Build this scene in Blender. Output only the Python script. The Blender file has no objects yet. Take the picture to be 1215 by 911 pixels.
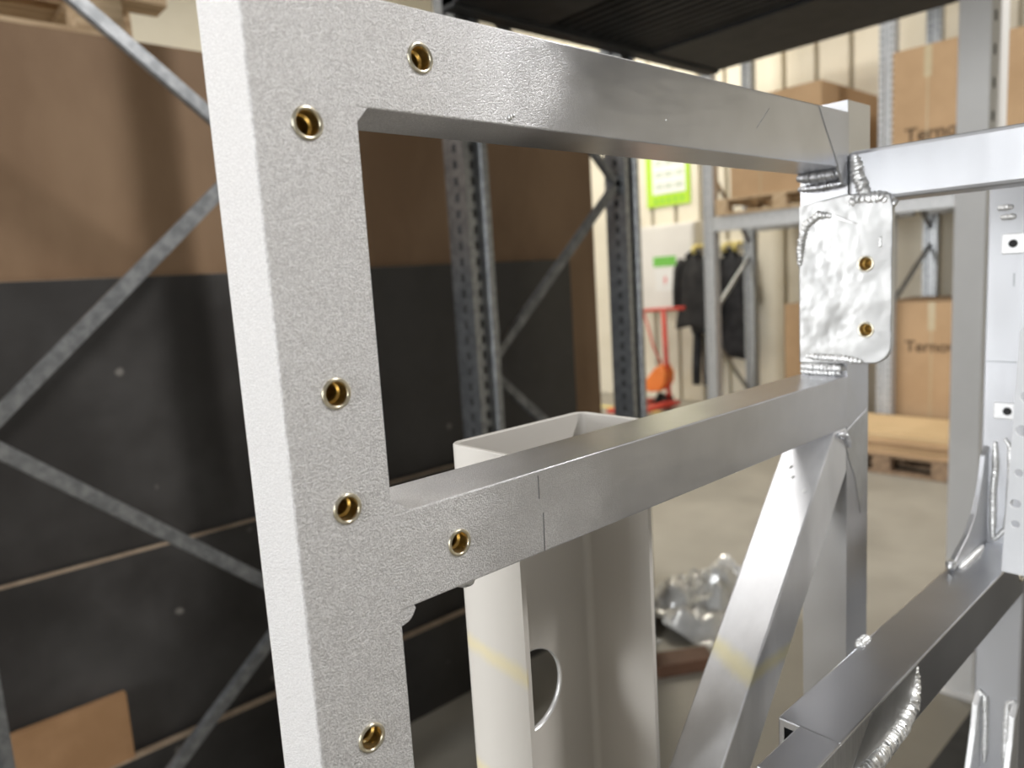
import bpy, bmesh, math, random
from mathutils import Vector, Matrix
random.seed(7)
S = bpy.context.scene
C = S.collection
H = 1.55                      # camera height above the floor; coordinates below are relative to the camera height

# ------------------------------------------------------------------ camera
a, b, r = math.radians(48.272), math.radians(8.141), math.radians(-3.5857)
fw = Vector((math.cos(a)*math.cos(b), math.sin(a)*math.cos(b), -math.sin(b)))
rt = Vector((math.sin(a), -math.cos(a), 0)); up = rt.cross(fw)
rt2 = math.cos(r)*rt + math.sin(r)*up; up2 = -math.sin(r)*rt + math.cos(r)*up
cam = bpy.data.cameras.new('camera'); co = bpy.data.objects.new('camera', cam); C.objects.link(co)
cam.sensor_fit = 'HORIZONTAL'; cam.sensor_width = 36; cam.lens = 866.278/1215*36
cam.clip_start = 0.02; cam.clip_end = 100
M = Matrix((rt2, up2, -fw)).transposed().to_4x4(); M.translation = (0, 0, H); co.matrix_world = M
cam.dof.use_dof = True; cam.dof.focus_distance = 0.44; cam.dof.aperture_fstop = 6.6
S.camera = co

# ------------------------------------------------------------------ light
W = bpy.data.worlds.new('world'); S.world = W; W.use_nodes = True
W.node_tree.nodes['Background'].inputs[0].default_value = (0.9, 0.95, 1, 1)
W.node_tree.nodes['Background'].inputs[1].default_value = 0.12
def area(name, loc, target, sx, sy, power, col):
    l = bpy.data.lights.new(name, 'AREA'); l.shape = 'RECTANGLE'; l.size = sx; l.size_y = sy
    l.energy = power; l.color = col
    o = bpy.data.objects.new(name, l); C.objects.link(o)
    o.location = (loc[0], loc[1], loc[2]+H)
    d = Vector(target)-Vector(loc); o.rotation_euler = d.to_track_quat('-Z', 'Y').to_euler()
    return o
area('gate_daylight', (-7.7, 6.2, 0.9), (0.4, 1.6, 0.2), 3.8, 4.0, 620, (0.97, 0.985, 1.0))
area('side_fill_light', (-7.7, -0.5, 0.9), (2.0, 0.2, 0.1), 2.6, 4.0, 430, (0.95, 0.975, 1.0))  # added fill without a known gate, brightens the column and left-facing faces
for i, (x, y, p) in enumerate(((5.7, 5.3, 190), (5.0, 1.0, 18))):
    area('ceiling_lamp_far', (x, y, 3.9), (x, y, 0), 0.4, 1.8, p, (1, 0.93, 0.80))
for i, (x, y, p) in enumerate(((2.8, -3.0, 380), (-1.4, 3.1, 60), (0.2, 6.4, 90))):
    area('ceiling_lamp_near', (x, y, 3.9), (x, y, 0), 0.5, 1.8, p, (1, 0.985, 0.97))

vs = S.view_settings
vs.view_transform = 'Standard'; vs.look = 'None'; vs.gamma = 1; vs.exposure = 0.0; vs.use_curve_mapping = False

# ------------------------------------------------------------------ materials
def new_mat(name):
    m = bpy.data.materials.new(name); m.use_nodes = True
    nt = m.node_tree; return m, nt, nt.nodes['Principled BSDF']
def N(nt, t, **kw):
    n = nt.nodes.new(t)
    for k, v in kw.items():
        if k.startswith('i_'):
            key = k[2:]; key = int(key) if key.isdigit() else key.replace('_', ' ')
            n.inputs[key].default_value = v
        else: setattr(n, k, v)
    return n
def ramp(nt, src, p0, c0, p1, c1):
    rp = N(nt, 'ShaderNodeValToRGB'); rp.color_ramp.interpolation = 'LINEAR' if p1 > 0.9 else 'EASE'; e = rp.color_ramp.elements
    e[0].position = p0; e[0].color = (*c0, 1); e[1].position = p1; e[1].color = (*c1, 1)
    nt.links.new(src, rp.inputs[0]); return rp.outputs[0]
def coords(nt, scale=(1, 1, 1)):
    t = N(nt, 'ShaderNodeTexCoord'); mp = N(nt, 'ShaderNodeMapping'); mp.inputs['Scale'].default_value = scale
    nt.links.new(t.outputs['Object'], mp.inputs[0]); return mp.outputs[0]
def noisy(name, c0, c1, rough=0.7, scale=6, metallic=0.0, stretch=(1, 1, 1), bump=0.0, bscale=80, bdist=0.002, r2=None, spec=0.5, detail=5):
    m, nt, p = new_mat(name); L = nt.links.new
    v = coords(nt, stretch)
    n = N(nt, 'ShaderNodeTexNoise', i_Scale=scale, i_Detail=detail, i_Roughness=0.6); L(v, n.inputs['Vector'])
    L(ramp(nt, n.outputs['Fac'], *((0.0, c0, 1.0, c1) if detail < 3 else (0.35, c0, 0.68, c1))), p.inputs['Base Color'])
    p.inputs['Roughness'].default_value = rough; p.inputs['Metallic'].default_value = metallic
    p.inputs['Specular IOR Level'].default_value = spec
    if r2 is not None:
        L(ramp(nt, n.outputs['Fac'], *((0.0, (rough,)*3, 1.0, (r2,)*3) if detail < 3 else (0.35, (rough,)*3, 0.68, (r2,)*3))), p.inputs['Roughness'])
    if bump:
        if detail == 1: bscale, bump, bdist = 26, 0.22, 0.0022
        k = N(nt, 'ShaderNodeTexNoise', i_Scale=bscale, i_Detail=2 if detail == 1 else 3); L(v, k.inputs['Vector'])
        bp = N(nt, 'ShaderNodeBump', i_Strength=bump, i_Distance=bdist); L(k.outputs['Fac'], bp.inputs['Height'])
        L(bp.outputs['Normal'], p.inputs['Normal'])
    return m
def emissive(name, col, s):
    m, nt, p = new_mat(name); p.inputs['Base Color'].default_value = (*col, 1)
    p.inputs['Emission Color'].default_value = (*col, 1); p.inputs['Emission Strength'].default_value = s; return m

def alu_ground(name, x_lo, x_hi, axis=0):
    """bead-blasted / ground near the welded corner, mill finish further along the rail"""
    m, nt, p = new_mat(name); L = nt.links.new
    v = coords(nt)
    sep = N(nt, 'ShaderNodeSeparateXYZ'); L(v, sep.inputs[0])
    mr = N(nt, 'ShaderNodeMapRange'); mr.inputs['From Min'].default_value = x_lo; mr.inputs['From Max'].default_value = x_hi
    wob = N(nt, 'ShaderNodeTexNoise', i_Scale=28, i_Detail=3); L(v, wob.inputs['Vector'])
    ad = N(nt, 'ShaderNodeMath', operation='MULTIPLY_ADD'); L(wob.outputs['Fac'], ad.inputs[0]); ad.inputs[1].default_value = 0.10
    sub = N(nt, 'ShaderNodeMath', operation='SUBTRACT'); L(sep.outputs[axis], sub.inputs[0]); sub.inputs[1].default_value = 0.05
    L(sub.outputs[0], ad.inputs[2]); L(ad.outputs[0], mr.inputs['Value'])
    mill = mr.outputs[0]
    fine = N(nt, 'ShaderNodeTexNoise', i_Scale=1350, i_Detail=3, i_Roughness=0.6); L(v, fine.inputs['Vector'])
    v2 = coords(nt, (1, 1, 0.16)); v2n = N(nt, 'ShaderNodeTexNoise', i_Scale=900, i_Detail=2); L(v2, v2n.inputs['Vector'])
    big = N(nt, 'ShaderNodeTexNoise', i_Scale=22, i_Detail=2, i_Roughness=0.5); L(v, big.inputs['Vector'])
    colb = ramp(nt, fine.outputs['Fac'], 0.36, (0.66, 0.645, 0.64), 0.66, (0.97, 0.96, 0.955))  # facet sparkle put into the base colour as fine speckles
    colm = ramp(nt, big.outputs['Fac'], 0.0, (0.50, 0.505, 0.53), 1.0, (0.68, 0.685, 0.72))
    mx = N(nt, 'ShaderNodeMix', data_type='RGBA'); L(mill, mx.inputs[0]); L(colb, mx.inputs[6]); L(colm, mx.inputs[7])
    L(mx.outputs[2], p.inputs['Base Color'])
    mm = N(nt, 'ShaderNodeMapRange'); L(mill, mm.inputs['Value']); mm.inputs['To Min'].default_value = 0.70; mm.inputs['To Max'].default_value = 1.0
    L(mm.outputs[0], p.inputs['Metallic'])
    rb = ramp(nt, fine.outputs['Fac'], 0.3, (0.34,)*3, 0.7, (0.60,)*3)
    rm = ramp(nt, big.outputs['Fac'], 0.0, (0.27,)*3, 1.0, (0.31,)*3)
    mr2 = N(nt, 'ShaderNodeMix', data_type='RGBA'); L(mill, mr2.inputs[0]); L(rb, mr2.inputs[6]); L(rm, mr2.inputs[7])
    L(mr2.outputs[2], p.inputs['Roughness'])
    st = N(nt, 'ShaderNodeMapRange'); L(mill, st.inputs['Value']); st.inputs['To Min'].default_value = 1.0; st.inputs['To Max'].default_value = 0.06
    bp = N(nt, 'ShaderNodeBump', i_Distance=0.0009); L(fine.outputs['Fac'], bp.inputs['Height']); L(st.outputs[0], bp.inputs['Strength'])
    bp2 = N(nt, 'ShaderNodeBump', i_Distance=0.0004, i_Strength=0.12); L(v2n.outputs['Fac'], bp2.inputs['Height']); L(bp.outputs['Normal'], bp2.inputs['Normal'])
    wv = N(nt, 'ShaderNodeTexNoise', i_Scale=30, i_Detail=2); L(coords(nt, (0.6, 1, 1.4)), wv.inputs['Vector'])
    bp3 = N(nt, 'ShaderNodeBump', i_Distance=0.0022, i_Strength=0.22); L(wv.outputs['Fac'], bp3.inputs['Height']); L(bp2.outputs['Normal'], bp3.inputs['Normal'])
    L(bp3.outputs['Normal'], p.inputs['Normal'])
    return m

M_ground = alu_ground('aluminium_ground', 0.20, 0.36)
M_alu = noisy('aluminium_mill', (0.50, 0.503, 0.52), (0.66, 0.663, 0.685), 0.27, 12, 1.0, (1, 1, 1), 0.03, 500, 0.0006, r2=0.32, detail=1)
M_alu_soft = noisy('aluminium_satin', (0.44, 0.445, 0.46), (0.58, 0.585, 0.605), 0.36, 14, 0.85, (1, 1, 0.3), 0.03, 400, 0.0006, r2=0.48, detail=1)
M_polish = noisy('aluminium_linished', (0.40, 0.40, 0.40), (0.66, 0.66, 0.65), 0.24, 20, 0.95, (1, 1, 1), 0.40, 20, 0.006, r2=0.42, detail=2)
M_brushed = noisy('aluminium_brushed', (0.45, 0.44, 0.43), (0.85, 0.84, 0.82), 0.3, 420, 0.85, (1, 1, 0.06), 0.3, 500, 0.001, detail=2)
M_weld = noisy('weld_bead', (0.74, 0.74, 0.73), (0.90, 0.90, 0.89), 0.30, 300, 0.8, (1, 1, 1), 0.3, 500, 0.001, r2=0.5)
def smear_reflection(m, k, z0s, width, col, xmax=9.0, amt=0.55):
    """soft yellow in the colour: marker smears, painted reflection on the brace; bands along z = z0 + k*y"""
    nt = m.node_tree; L = nt.links.new; p = nt.nodes['Principled BSDF']
    v = coords(nt); sp = N(nt, 'ShaderNodeSeparateXYZ'); L(v, sp.inputs[0])
    nz_ = N(nt, 'ShaderNodeTexNoise', i_Scale=60, i_Detail=3); L(v, nz_.inputs['Vector'])
    ml = N(nt, 'ShaderNodeMath', operation='MULTIPLY_ADD'); L(sp.outputs[1], ml.inputs[0]); ml.inputs[1].default_value = -k; L(sp.outputs[2], ml.inputs[2])
    wb = N(nt, 'ShaderNodeMath', operation='MULTIPLY_ADD'); L(nz_.outputs['Fac'], wb.inputs[0]); wb.inputs[1].default_value = width*0.8; L(ml.outputs[0], wb.inputs[2])
    tot = None
    for z0 in z0s:
        d = N(nt, 'ShaderNodeMath', operation='SUBTRACT'); L(wb.outputs[0], d.inputs[0]); d.inputs[1].default_value = z0+width*0.4
        ab = N(nt, 'ShaderNodeMath', operation='ABSOLUTE'); L(d.outputs[0], ab.inputs[0])
        mr = N(nt, 'ShaderNodeMapRange', interpolation_type='SMOOTHSTEP'); L(ab.outputs[0], mr.inputs['Value'])
        mr.inputs['From Min'].default_value = 0; mr.inputs['From Max'].default_value = width; mr.inputs['To Min'].default_value = amt; mr.inputs['To Max'].default_value = 0
        if tot is None: tot = mr.outputs[0]
        else:
            mxx = N(nt, 'ShaderNodeMath', operation='MAXIMUM'); L(tot, mxx.inputs[0]); L(mr.outputs[0], mxx.inputs[1]); tot = mxx.outputs[0]
    lt = N(nt, 'ShaderNodeMath', operation='LESS_THAN'); L(sp.outputs[0], lt.inputs[0]); lt.inputs[1].default_value = xmax
    mu = N(nt, 'ShaderNodeMath', operation='MULTIPLY'); L(tot, mu.inputs[0]); L(lt.outputs[0], mu.inputs[1]); tot = mu.outputs[0]
    src = p.inputs['Base Color'].links[0].from_socket
    mx = N(nt, 'ShaderNodeMix', data_type='RGBA'); L(tot, mx.inputs[0]); L(src, mx.inputs[6]); mx.inputs[7].default_value = (*col, 1)
    L(mx.outputs[2], p.inputs['Base Color'])
M_brace = noisy('aluminium_brace', (0.66, 0.66, 0.67), (0.80, 0.80, 0.81), 0.34, 14, 0.85, (1, 1, 0.3), 0.05, 400, 0.0006, r2=0.46)
smear_reflection(M_brace, 0.25, (-0.417,), 0.011, (0.85, 0.76, 0.36))  # yellow reflection painted into the brace colour
M_channel = noisy('aluminium_anodised', (0.59, 0.56, 0.515), (0.64, 0.61, 0.565), 0.42, 9, 0.12, (1, 1, 0.3), 0.02, 500, 0.0005, detail=2)
smear_reflection(M_channel, 0.10, (-0.3035, -0.403), 0.011, (0.80, 0.66, 0.24), 0.307, 0.40)
M_cut = noisy('aluminium_cut_edge', (0.85, 0.85, 0.85), (0.95, 0.95, 0.95), 0.35, 200, 0.6)
M_brass = noisy('yellow_zinc', (0.66, 0.50, 0.22), (0.82, 0.66, 0.36), 0.32, 300, 0.9)
M_flange = noisy('yellow_zinc_flange', (0.62, 0.56, 0.42), (0.80, 0.75, 0.62), 0.28, 200, 1.0)
M_dark = noisy('dark_void', (0.01, 0.009, 0.008), (0.02, 0.018, 0.014), 0.8)
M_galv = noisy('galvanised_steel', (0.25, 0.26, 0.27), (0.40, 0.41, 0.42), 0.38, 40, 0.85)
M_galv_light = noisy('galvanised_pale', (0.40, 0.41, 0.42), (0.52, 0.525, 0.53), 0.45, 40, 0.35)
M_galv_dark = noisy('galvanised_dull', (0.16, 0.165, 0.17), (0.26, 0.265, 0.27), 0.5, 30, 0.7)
M_slot = noisy('slot_dark', (0.02, 0.02, 0.02), (0.04, 0.04, 0.04), 0.9)
M_grey = noisy('grey_paint', (0.78, 0.765, 0.74), (0.82, 0.805, 0.78), 0.5, 5)
M_deck = noisy('deck_dark_steel', (0.018, 0.019, 0.020), (0.032, 0.033, 0.034), 0.6, 10, 0.2)
M_brown = noisy('brown_board', (0.225, 0.137, 0.076), (0.29, 0.186, 0.108), 0.6, 3, 0, (1, 1, 0.5), 0.03, 60, 0.002, spec=0.35)
M_black = noisy('black_film_face', (0.030, 0.027, 0.025), (0.060, 0.056, 0.053), 0.42, 2.2, 0, (1, 1, 1), 0.04, 10, 0.004, r2=0.6)
def scuffs(m, col):
    nt = m.node_tree; L = nt.links.new; p = nt.nodes['Principled BSDF']
    v = coords(nt); vo = N(nt, 'ShaderNodeTexVoronoi', i_Scale=5.5); L(v, vo.inputs['Vector'])
    nz_ = N(nt, 'ShaderNodeTexNoise', i_Scale=45, i_Detail=3); L(v, nz_.inputs['Vector'])
    ml = N(nt, 'ShaderNodeMath', operation='MULTIPLY_ADD'); L(nz_.outputs['Fac'], ml.inputs[0]); ml.inputs[1].default_value = 0.10; L(vo.outputs['Distance'], ml.inputs[2])
    f = ramp(nt, ml.outputs[0], 0.095, (0.55,)*3, 0.135, (0.0,)*3)
    src = p.inputs['Base Color'].links[0].from_socket
    mx = N(nt, 'ShaderNodeMix', data_type='RGBA'); L(f, mx.inputs[0]); L(src, mx.inputs[6]); mx.inputs[7].default_value = (*col, 1)
    L(mx.outputs[2], p.inputs['Base Color'])
scuffs(M_black, (0.30, 0.28, 0.25))
M_ply = noisy('ply_edge', (0.34, 0.25, 0.17), (0.48, 0.37, 0.26), 0.8, 20, 0, (1, 1, 30))
M_orange_board = noisy('raw_board', (0.30, 0.165, 0.075), (0.40, 0.23, 0.115), 0.7, 5)
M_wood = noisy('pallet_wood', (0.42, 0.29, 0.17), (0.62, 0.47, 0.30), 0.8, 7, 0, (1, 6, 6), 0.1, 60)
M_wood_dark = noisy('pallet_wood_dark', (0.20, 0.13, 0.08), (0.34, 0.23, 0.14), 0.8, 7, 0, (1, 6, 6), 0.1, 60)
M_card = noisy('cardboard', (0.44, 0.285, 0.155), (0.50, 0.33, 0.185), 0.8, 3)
M_card_lit = noisy('cardboard_lit', (0.55, 0.39, 0.21), (0.62, 0.45, 0.25), 0.8, 3)  # lighter cardboard copy, light on the stack's top put into the colour
M_tape = noisy('packing_tape', (0.46, 0.37, 0.22), (0.52, 0.42, 0.25), 0.3, 8)
M_ink = noisy('brown_ink', (0.10, 0.06, 0.03), (0.16, 0.10, 0.055), 0.8, 30)
M_wall = noisy('cream_panel', (0.70, 0.65, 0.53), (0.75, 0.70, 0.58), 0.55, 2)
M_wall2 = noisy('cream_panel_groove', (0.50, 0.46, 0.37), (0.55, 0.51, 0.41), 0.6, 2)
M_wall3 = noisy('unlit_panel', (0.30, 0.30, 0.30), (0.36, 0.36, 0.36), 0.6, 2)  # walls out of view, unlit darkness put into their colour
M_ceil = noisy('ceiling_sheet', (0.22, 0.22, 0.22), (0.28, 0.28, 0.28), 0.7, 2)  # ceiling colour darkened to stand for an unlit area
M_floor = noisy('concrete_floor', (0.28, 0.26, 0.22), (0.35, 0.325, 0.275), 0.45, 1.6, 0, (1, 1, 1), 0.04, 40, 0.003, r2=0.6)
M_white = noisy('white_enamel', (0.72, 0.70, 0.66), (0.77, 0.75, 0.71), 0.4, 2)
M_paper = noisy('paper_white', (0.78, 0.78, 0.76), (0.82, 0.82, 0.80), 0.8, 6)
M_print = noisy('faint_print', (0.50, 0.56, 0.48), (0.60, 0.66, 0.58), 0.8, 10)
M_lime = noisy('lime_print', (0.40, 0.66, 0.03), (0.46, 0.72, 0.05), 0.6, 5)
M_green = noisy('green_print', (0.16, 0.50, 0.07), (0.19, 0.55, 0.09), 0.6, 5)
M_pink = noisy('red_mark', (0.75, 0.25, 0.25), (0.8, 0.3, 0.3), 0.7, 5)
M_red = noisy('red_paint', (0.50, 0.045, 0.03), (0.58, 0.06, 0.04), 0.4, 5)
M_orange = noisy('orange_paint', (0.80, 0.20, 0.035), (0.86, 0.25, 0.05), 0.4, 5)
M_cloth = noisy('black_cloth', (0.012, 0.012, 0.014), (0.03, 0.03, 0.033), 0.9, 10, 0, (1, 1, 1), 0.3, 20, 0.02)
M_cloth2 = noisy('charcoal_cloth', (0.012, 0.012, 0.013), (0.028, 0.027, 0.027), 0.9, 10, 0, (1, 1, 1), 0.3, 20, 0.02)
M_yellow = noisy('yellow_plastic', (0.75, 0.62, 0.16), (0.8, 0.68, 0.22), 0.5, 5)
M_rubber = noisy('black_rubber', (0.015, 0.015, 0.015), (0.03, 0.03, 0.03), 0.7, 10)
M_strip = noisy('white_strip', (0.82, 0.83, 0.85), (0.87, 0.88, 0.90), 0.4, 20, 0.0)
M_reds = noisy('red_ink', (0.6, 0.03, 0.03), (0.7, 0.05, 0.05), 0.6, 5)
M_marker = noisy('yellow_marker', (0.72, 0.62, 0.22), (0.72, 0.66, 0.42), 0.5, 60)
M_film = noisy('clear_film', (0.62, 0.62, 0.61), (0.80, 0.80, 0.79), 0.16, 6, 0.35)
M_rust = noisy('reddish_wood', (0.12, 0.06, 0.035), (0.17, 0.085, 0.05), 0.7, 5)

# ------------------------------------------------------------------ mesh helpers
def link(name, me, mat, parent=None):
    o = bpy.data.objects.new(name, me); C.objects.link(o)
    if mat and not me.materials: me.materials.append(mat)
    if parent is not None:
        o.parent = parent
        q = parent; off = Vector((0, 0, 0))
        while q is not None: off += Vector(q.location); q = q.parent
        o.location = Vector((0, 0, H)) - off
    else: o.location = (0, 0, H)
    return o
def fin(name, bm, mat, parent=None, smooth=False):
    bmesh.ops.recalc_face_normals(bm, faces=bm.faces)
    me = bpy.data.meshes.new(name); bm.to_mesh(me); bm.free()
    if smooth:
        for p in me.polygons: p.use_smooth = True
    return link(name, me, mat, parent)
def add_box(bm, x0, x1, y0, y1, z0, z1, bev=0.0, seg=2):
    res = bmesh.ops.create_cube(bm, size=1)
    vsx = res['verts']
    for v in vsx:
        v.co = Vector((x0+(v.co.x+.5)*(x1-x0), y0+(v.co.y+.5)*(y1-y0), z0+(v.co.z+.5)*(z1-z0)))
    if bev:
        es = list({e for v in vsx for e in v.link_edges})
        bmesh.ops.bevel(bm, geom=es, offset=bev, segments=seg, affect='EDGES', profile=0.5)
def box(name, x0, x1, y0, y1, z0, z1, mat, parent=None, bev=0.0, seg=2):
    bm = bmesh.new(); add_box(bm, x0, x1, y0, y1, z0, z1, bev, seg); return fin(name, bm, mat, parent)
def rod(name, x0, x1, y0, y1, z0, z1, mat, parent, axis, bev=0.0016, keep=None):
    """box whose long edges only are rounded (butt-welded ends stay square)"""
    bm = bmesh.new(); add_box(bm, x0, x1, y0, y1, z0, z1)
    es = [e for e in bm.edges if abs((e.verts[0].co-e.verts[1].co).normalized()[axis]) > 0.99]
    if keep: es = [e for e in es if keep((e.verts[0].co+e.verts[1].co)/2)]
    bmesh.ops.bevel(bm, geom=es, offset=bev, segments=3, affect='EDGES', profile=0.5)
    return fin(name, bm, mat, parent)
def prism(name, pts, axis, lo, hi, mat, parent=None, bev=0.0, bm=None):
    """outline pts in the plane normal to axis ('X': (y,z), 'Y': (x,z), 'Z': (x,y)), between lo and hi"""
    own = bm is None; bm = bm or bmesh.new()
    f = {'X': lambda p, k: (k, p[0], p[1]), 'Y': lambda p, k: (p[0], k, p[1]), 'Z': lambda p, k: (p[0], p[1], k)}[axis]
    A = [bm.verts.new(f(p, lo)) for p in pts]; B = [bm.verts.new(f(p, hi)) for p in pts]
    n = len(pts); fs = [bm.faces.new(A), bm.faces.new(B[::-1])]
    for i in range(n): fs.append(bm.faces.new((A[i], B[i], B[(i+1) % n], A[(i+1) % n])))
    if bev:
        bmesh.ops.recalc_face_normals(bm, faces=fs)
        bmesh.ops.bevel(bm, geom=list({e for q in fs for e in q.edges}), offset=bev, segments=2, affect='EDGES', profile=0.5)
    if own: return fin(name, bm, mat, parent)
def sweep(bm, pts, rads, n=10, cap=True):
    P = [Vector(p) for p in pts]; rings = []
    if not hasattr(rads, '__len__'): rads = [rads]*len(P)
    t0 = (P[1]-P[0]).normalized(); u = t0.orthogonal().normalized()
    for i, p in enumerate(P):
        t = (P[min(i+1, len(P)-1)]-P[max(i-1, 0)]).normalized()
        u = (u - t*u.dot(t)).normalized(); w = t.cross(u)
        rings.append([bm.verts.new(p+rads[i]*(math.cos(k*2*math.pi/n)*u+math.sin(k*2*math.pi/n)*w)) for k in range(n)])
    for A, B in zip(rings, rings[1:]):
        for k in range(n): bm.faces.new((A[k], A[(k+1) % n], B[(k+1) % n], B[k]))
    if cap: bm.faces.new(rings[0][::-1]); bm.faces.new(rings[-1])
def tube(name, pts, rad, mat, parent=None, n=10):
    bm = bmesh.new(); sweep(bm, pts, rad, n); return fin(name, bm, mat, parent, True)
def bar(name, p, q, w, d, mat, parent=None, nrm=(0, 1, 0), bev=0.0):
    """rectangular bar from p to q: w across, d along nrm"""
    p, q, nrm = Vector(p), Vector(q), Vector(nrm); t = (q-p).normalized(); s = t.cross(nrm).normalized(); nn = s.cross(t).normalized()
    bm = bmesh.new(); vv = []
    for c in (p, q):
        vv.append([bm.verts.new(c+s*w*i+nn*d*j) for i, j in ((-.5, -.5), (.5, -.5), (.5, .5), (-.5, .5))])
    A, B = vv; fs = [bm.faces.new(A[::-1]), bm.faces.new(B)]
    for k in range(4): fs.append(bm.faces.new((A[k], A[(k+1) % 4], B[(k+1) % 4], B[k])))
    if bev:
        bmesh.ops.recalc_face_normals(bm, faces=bm.faces)
        bmesh.ops.bevel(bm, geom=list(bm.edges), offset=bev, segments=2, affect='EDGES')
    return fin(name, bm, mat, parent)
def interp(pts, n):
    P = [Vector(p) for p in pts]; L = [0]
    for u, v in zip(P, P[1:]): L.append(L[-1]+(v-u).length)
    out = []
    for i in range(n):
        s = L[-1]*i/(n-1)
        for k in range(len(P)-1):
            if s <= L[k+1]+1e-9: out.append(P[k].lerp(P[k+1], (s-L[k])/max(1e-9, L[k+1]-L[k]))); break
    return out
def bead(name, pts, rad, parent, mat=None, step=0.0018, amp=0.16, jit=0.06):
    L = sum((Vector(v)-Vector(u)).length for u, v in zip(pts, pts[1:]))
    n = max(6, int(L/step*2)); P = interp(pts, n); R = []
    for i in range(n):
        e = min(1, 4*min(i, n-1-i)/(n-1)+0.25)
        R.append(rad*e**.5*(1+amp*(0.5 if i % 4 in (1, 2) else -0.5)+random.uniform(-jit, jit)))
    P = [p+Vector((random.uniform(-1, 1), random.uniform(-1, 1), random.uniform(-1, 1)))*rad*jit for p in P]
    bm = bmesh.new(); sweep(bm, P, R, 9); return fin(name, bm, mat or M_weld, parent, True)
def cut(o, cutters):
    """boolean-cut a list of temporary bmesh solids out of o and bake the result"""
    bm = bmesh.new()
    for fn in cutters: fn(bm)
    bmesh.ops.recalc_face_normals(bm, faces=bm.faces)
    me = bpy.data.meshes.new('cutter'); bm.to_mesh(me); bm.free()
    c = bpy.data.objects.new('cutter', me); C.objects.link(c); c.location = (0, 0, H)
    md = o.modifiers.new('cut', 'BOOLEAN'); md.object = c; md.operation = 'DIFFERENCE'; md.solver = 'EXACT'
    bpy.context.view_layer.update()
    dg = bpy.context.evaluated_depsgraph_get()
    nm = bpy.data.meshes.new_from_object(o.evaluated_get(dg)); nm.name = o.name
    o.modifiers.clear(); o.data = nm
    bpy.data.objects.remove(c, do_unlink=True)
def cyl(axis, x, y, z, rad, length, n=40):
    def fn(bm):
        d = {'X': Vector((1, 0, 0)), 'Y': Vector((0, 1, 0)), 'Z': Vector((0, 0, 1))}[axis]*length/2
        c = Vector((x, y, z)); sweep(bm, [c-d, c+d], rad, n)
    return fn
def lathe(bm, prof, origin, axis, n=36):
    """prof: (radius, height along axis)"""
    ax = Vector(axis).normalized(); u = ax.orthogonal().normalized(); w = ax.cross(u); O = Vector(origin); rings = []
    for rad, h in prof:
        rings.append([bm.verts.new(O+ax*h+rad*(math.cos(k*2*math.pi/n)*u+math.sin(k*2*math.pi/n)*w)) for k in range(n)])
    for A, B in zip(rings, rings[1:]):
        for k in range(n): bm.faces.new((A[k], A[(k+1) % n], B[(k+1) % n], B[k]))
    return rings
def thing(name, label, cat, loc, group=None):
    o = bpy.data.objects.new(name, None); C.objects.link(o); o.empty_display_size = 0.05
    o.location = (loc[0], loc[1], loc[2]+H); o['label'] = label; o['category'] = cat
    if group: o['group'] = group
    return o
def tag(o, label, cat, group=None):
    o['label'] = label; o['category'] = cat
    if group: o['group'] = group
    return o
def struct(o): o['kind'] = 'structure'; return o
def text_mesh(name, body, size, origin, mat, parent, xdir=(0, -1, 0), ydir=(0, 0, 1), depth=0.001):
    cu = bpy.data.curves.new(name, 'FONT'); cu.body = body; cu.size = size; cu.extrude = depth; cu.offset = size*0.02
    t = bpy.data.objects.new('tmp', cu); C.objects.link(t); bpy.context.view_layer.update()
    me = bpy.data.meshes.new_from_object(t.evaluated_get(bpy.context.evaluated_depsgraph_get())); bpy.data.objects.remove(t, do_unlink=True)
    x, y = Vector(xdir), Vector(ydir); z = x.cross(y); mt = Matrix((x, y, z)).transposed().to_4x4(); mt.translation = origin
    me.transform(mt); me.materials.clear(); return link(name, me, mat, parent)
FL = -H

# ------------------------------------------------------------------ setting
struct(box('floor', -8, 7.4, -8, 9, FL-0.1, FL, M_floor))
wf = struct(box('wall_far', 7.235, 7.4, -8, 9, FL, 4.5, M_wall2))
pm0 = None
for i in range(32):
    y0 = 8.7-0.33*i-0.33
    if pm0 is None: pm0 = box('wall_panel', 7.18, 7.24, y0, y0+0.288, FL, 4.5, M_wall, wf, 0.015); base_y = y0
    else:
        c_ = pm0.copy(); C.objects.link(c_); c_.location = Vector(pm0.location)+Vector((0, y0-base_y, 0)); c_.name = 'wall_panel'
struct(box('wall_back', -8, 7.2, 8.8, 9.0, FL, 4.5, M_wall))
struct(box('wall_left', -8.2, -8, -8, 9, FL, 4.5, M_wall3))
struct(box('wall_front', -8, 7.2, -8.2, -8, FL, 4.5, M_wall3))
struct(box('ceiling', -8, 7.3, -8, 9, 4.5, 4.6, M_ceil))

# ------------------------------------------------------------------ the welded aluminium frame
PLAT = -1.40                       # top of the platform it stands on
F = thing('aluminium_frame', 'large welded aluminium tube frame filling the foreground, with brass rivet nuts', 'frame', (0.159, 0.323, PLAT))
Y0, Y1 = 0.301, 0.346
post = rod('corner_post', 0.134, 0.184, Y0, Y1, PLAT, 0.1315, M_ground, F, 2, 0.0014, lambda c: c.x < 0.15)
rail_t = rod('top_rail', 0.184, 0.697, Y0, Y1, 0.082, 0.1315, M_ground, F, 0, 0.0010)
rail_m = rod('middle_rail', 0.184, 0.697, Y0, Y1, -0.161, -0.111, M_ground, F, 0, 0.0010)
post_f = rod('far_post', 0.697, 0.747, Y0, Y1, PLAT, 0.142, M_alu, F, 2, 0.0015, lambda c: c.x > 0.72)
post['label'] = 'blasted aluminium corner post'
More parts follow.
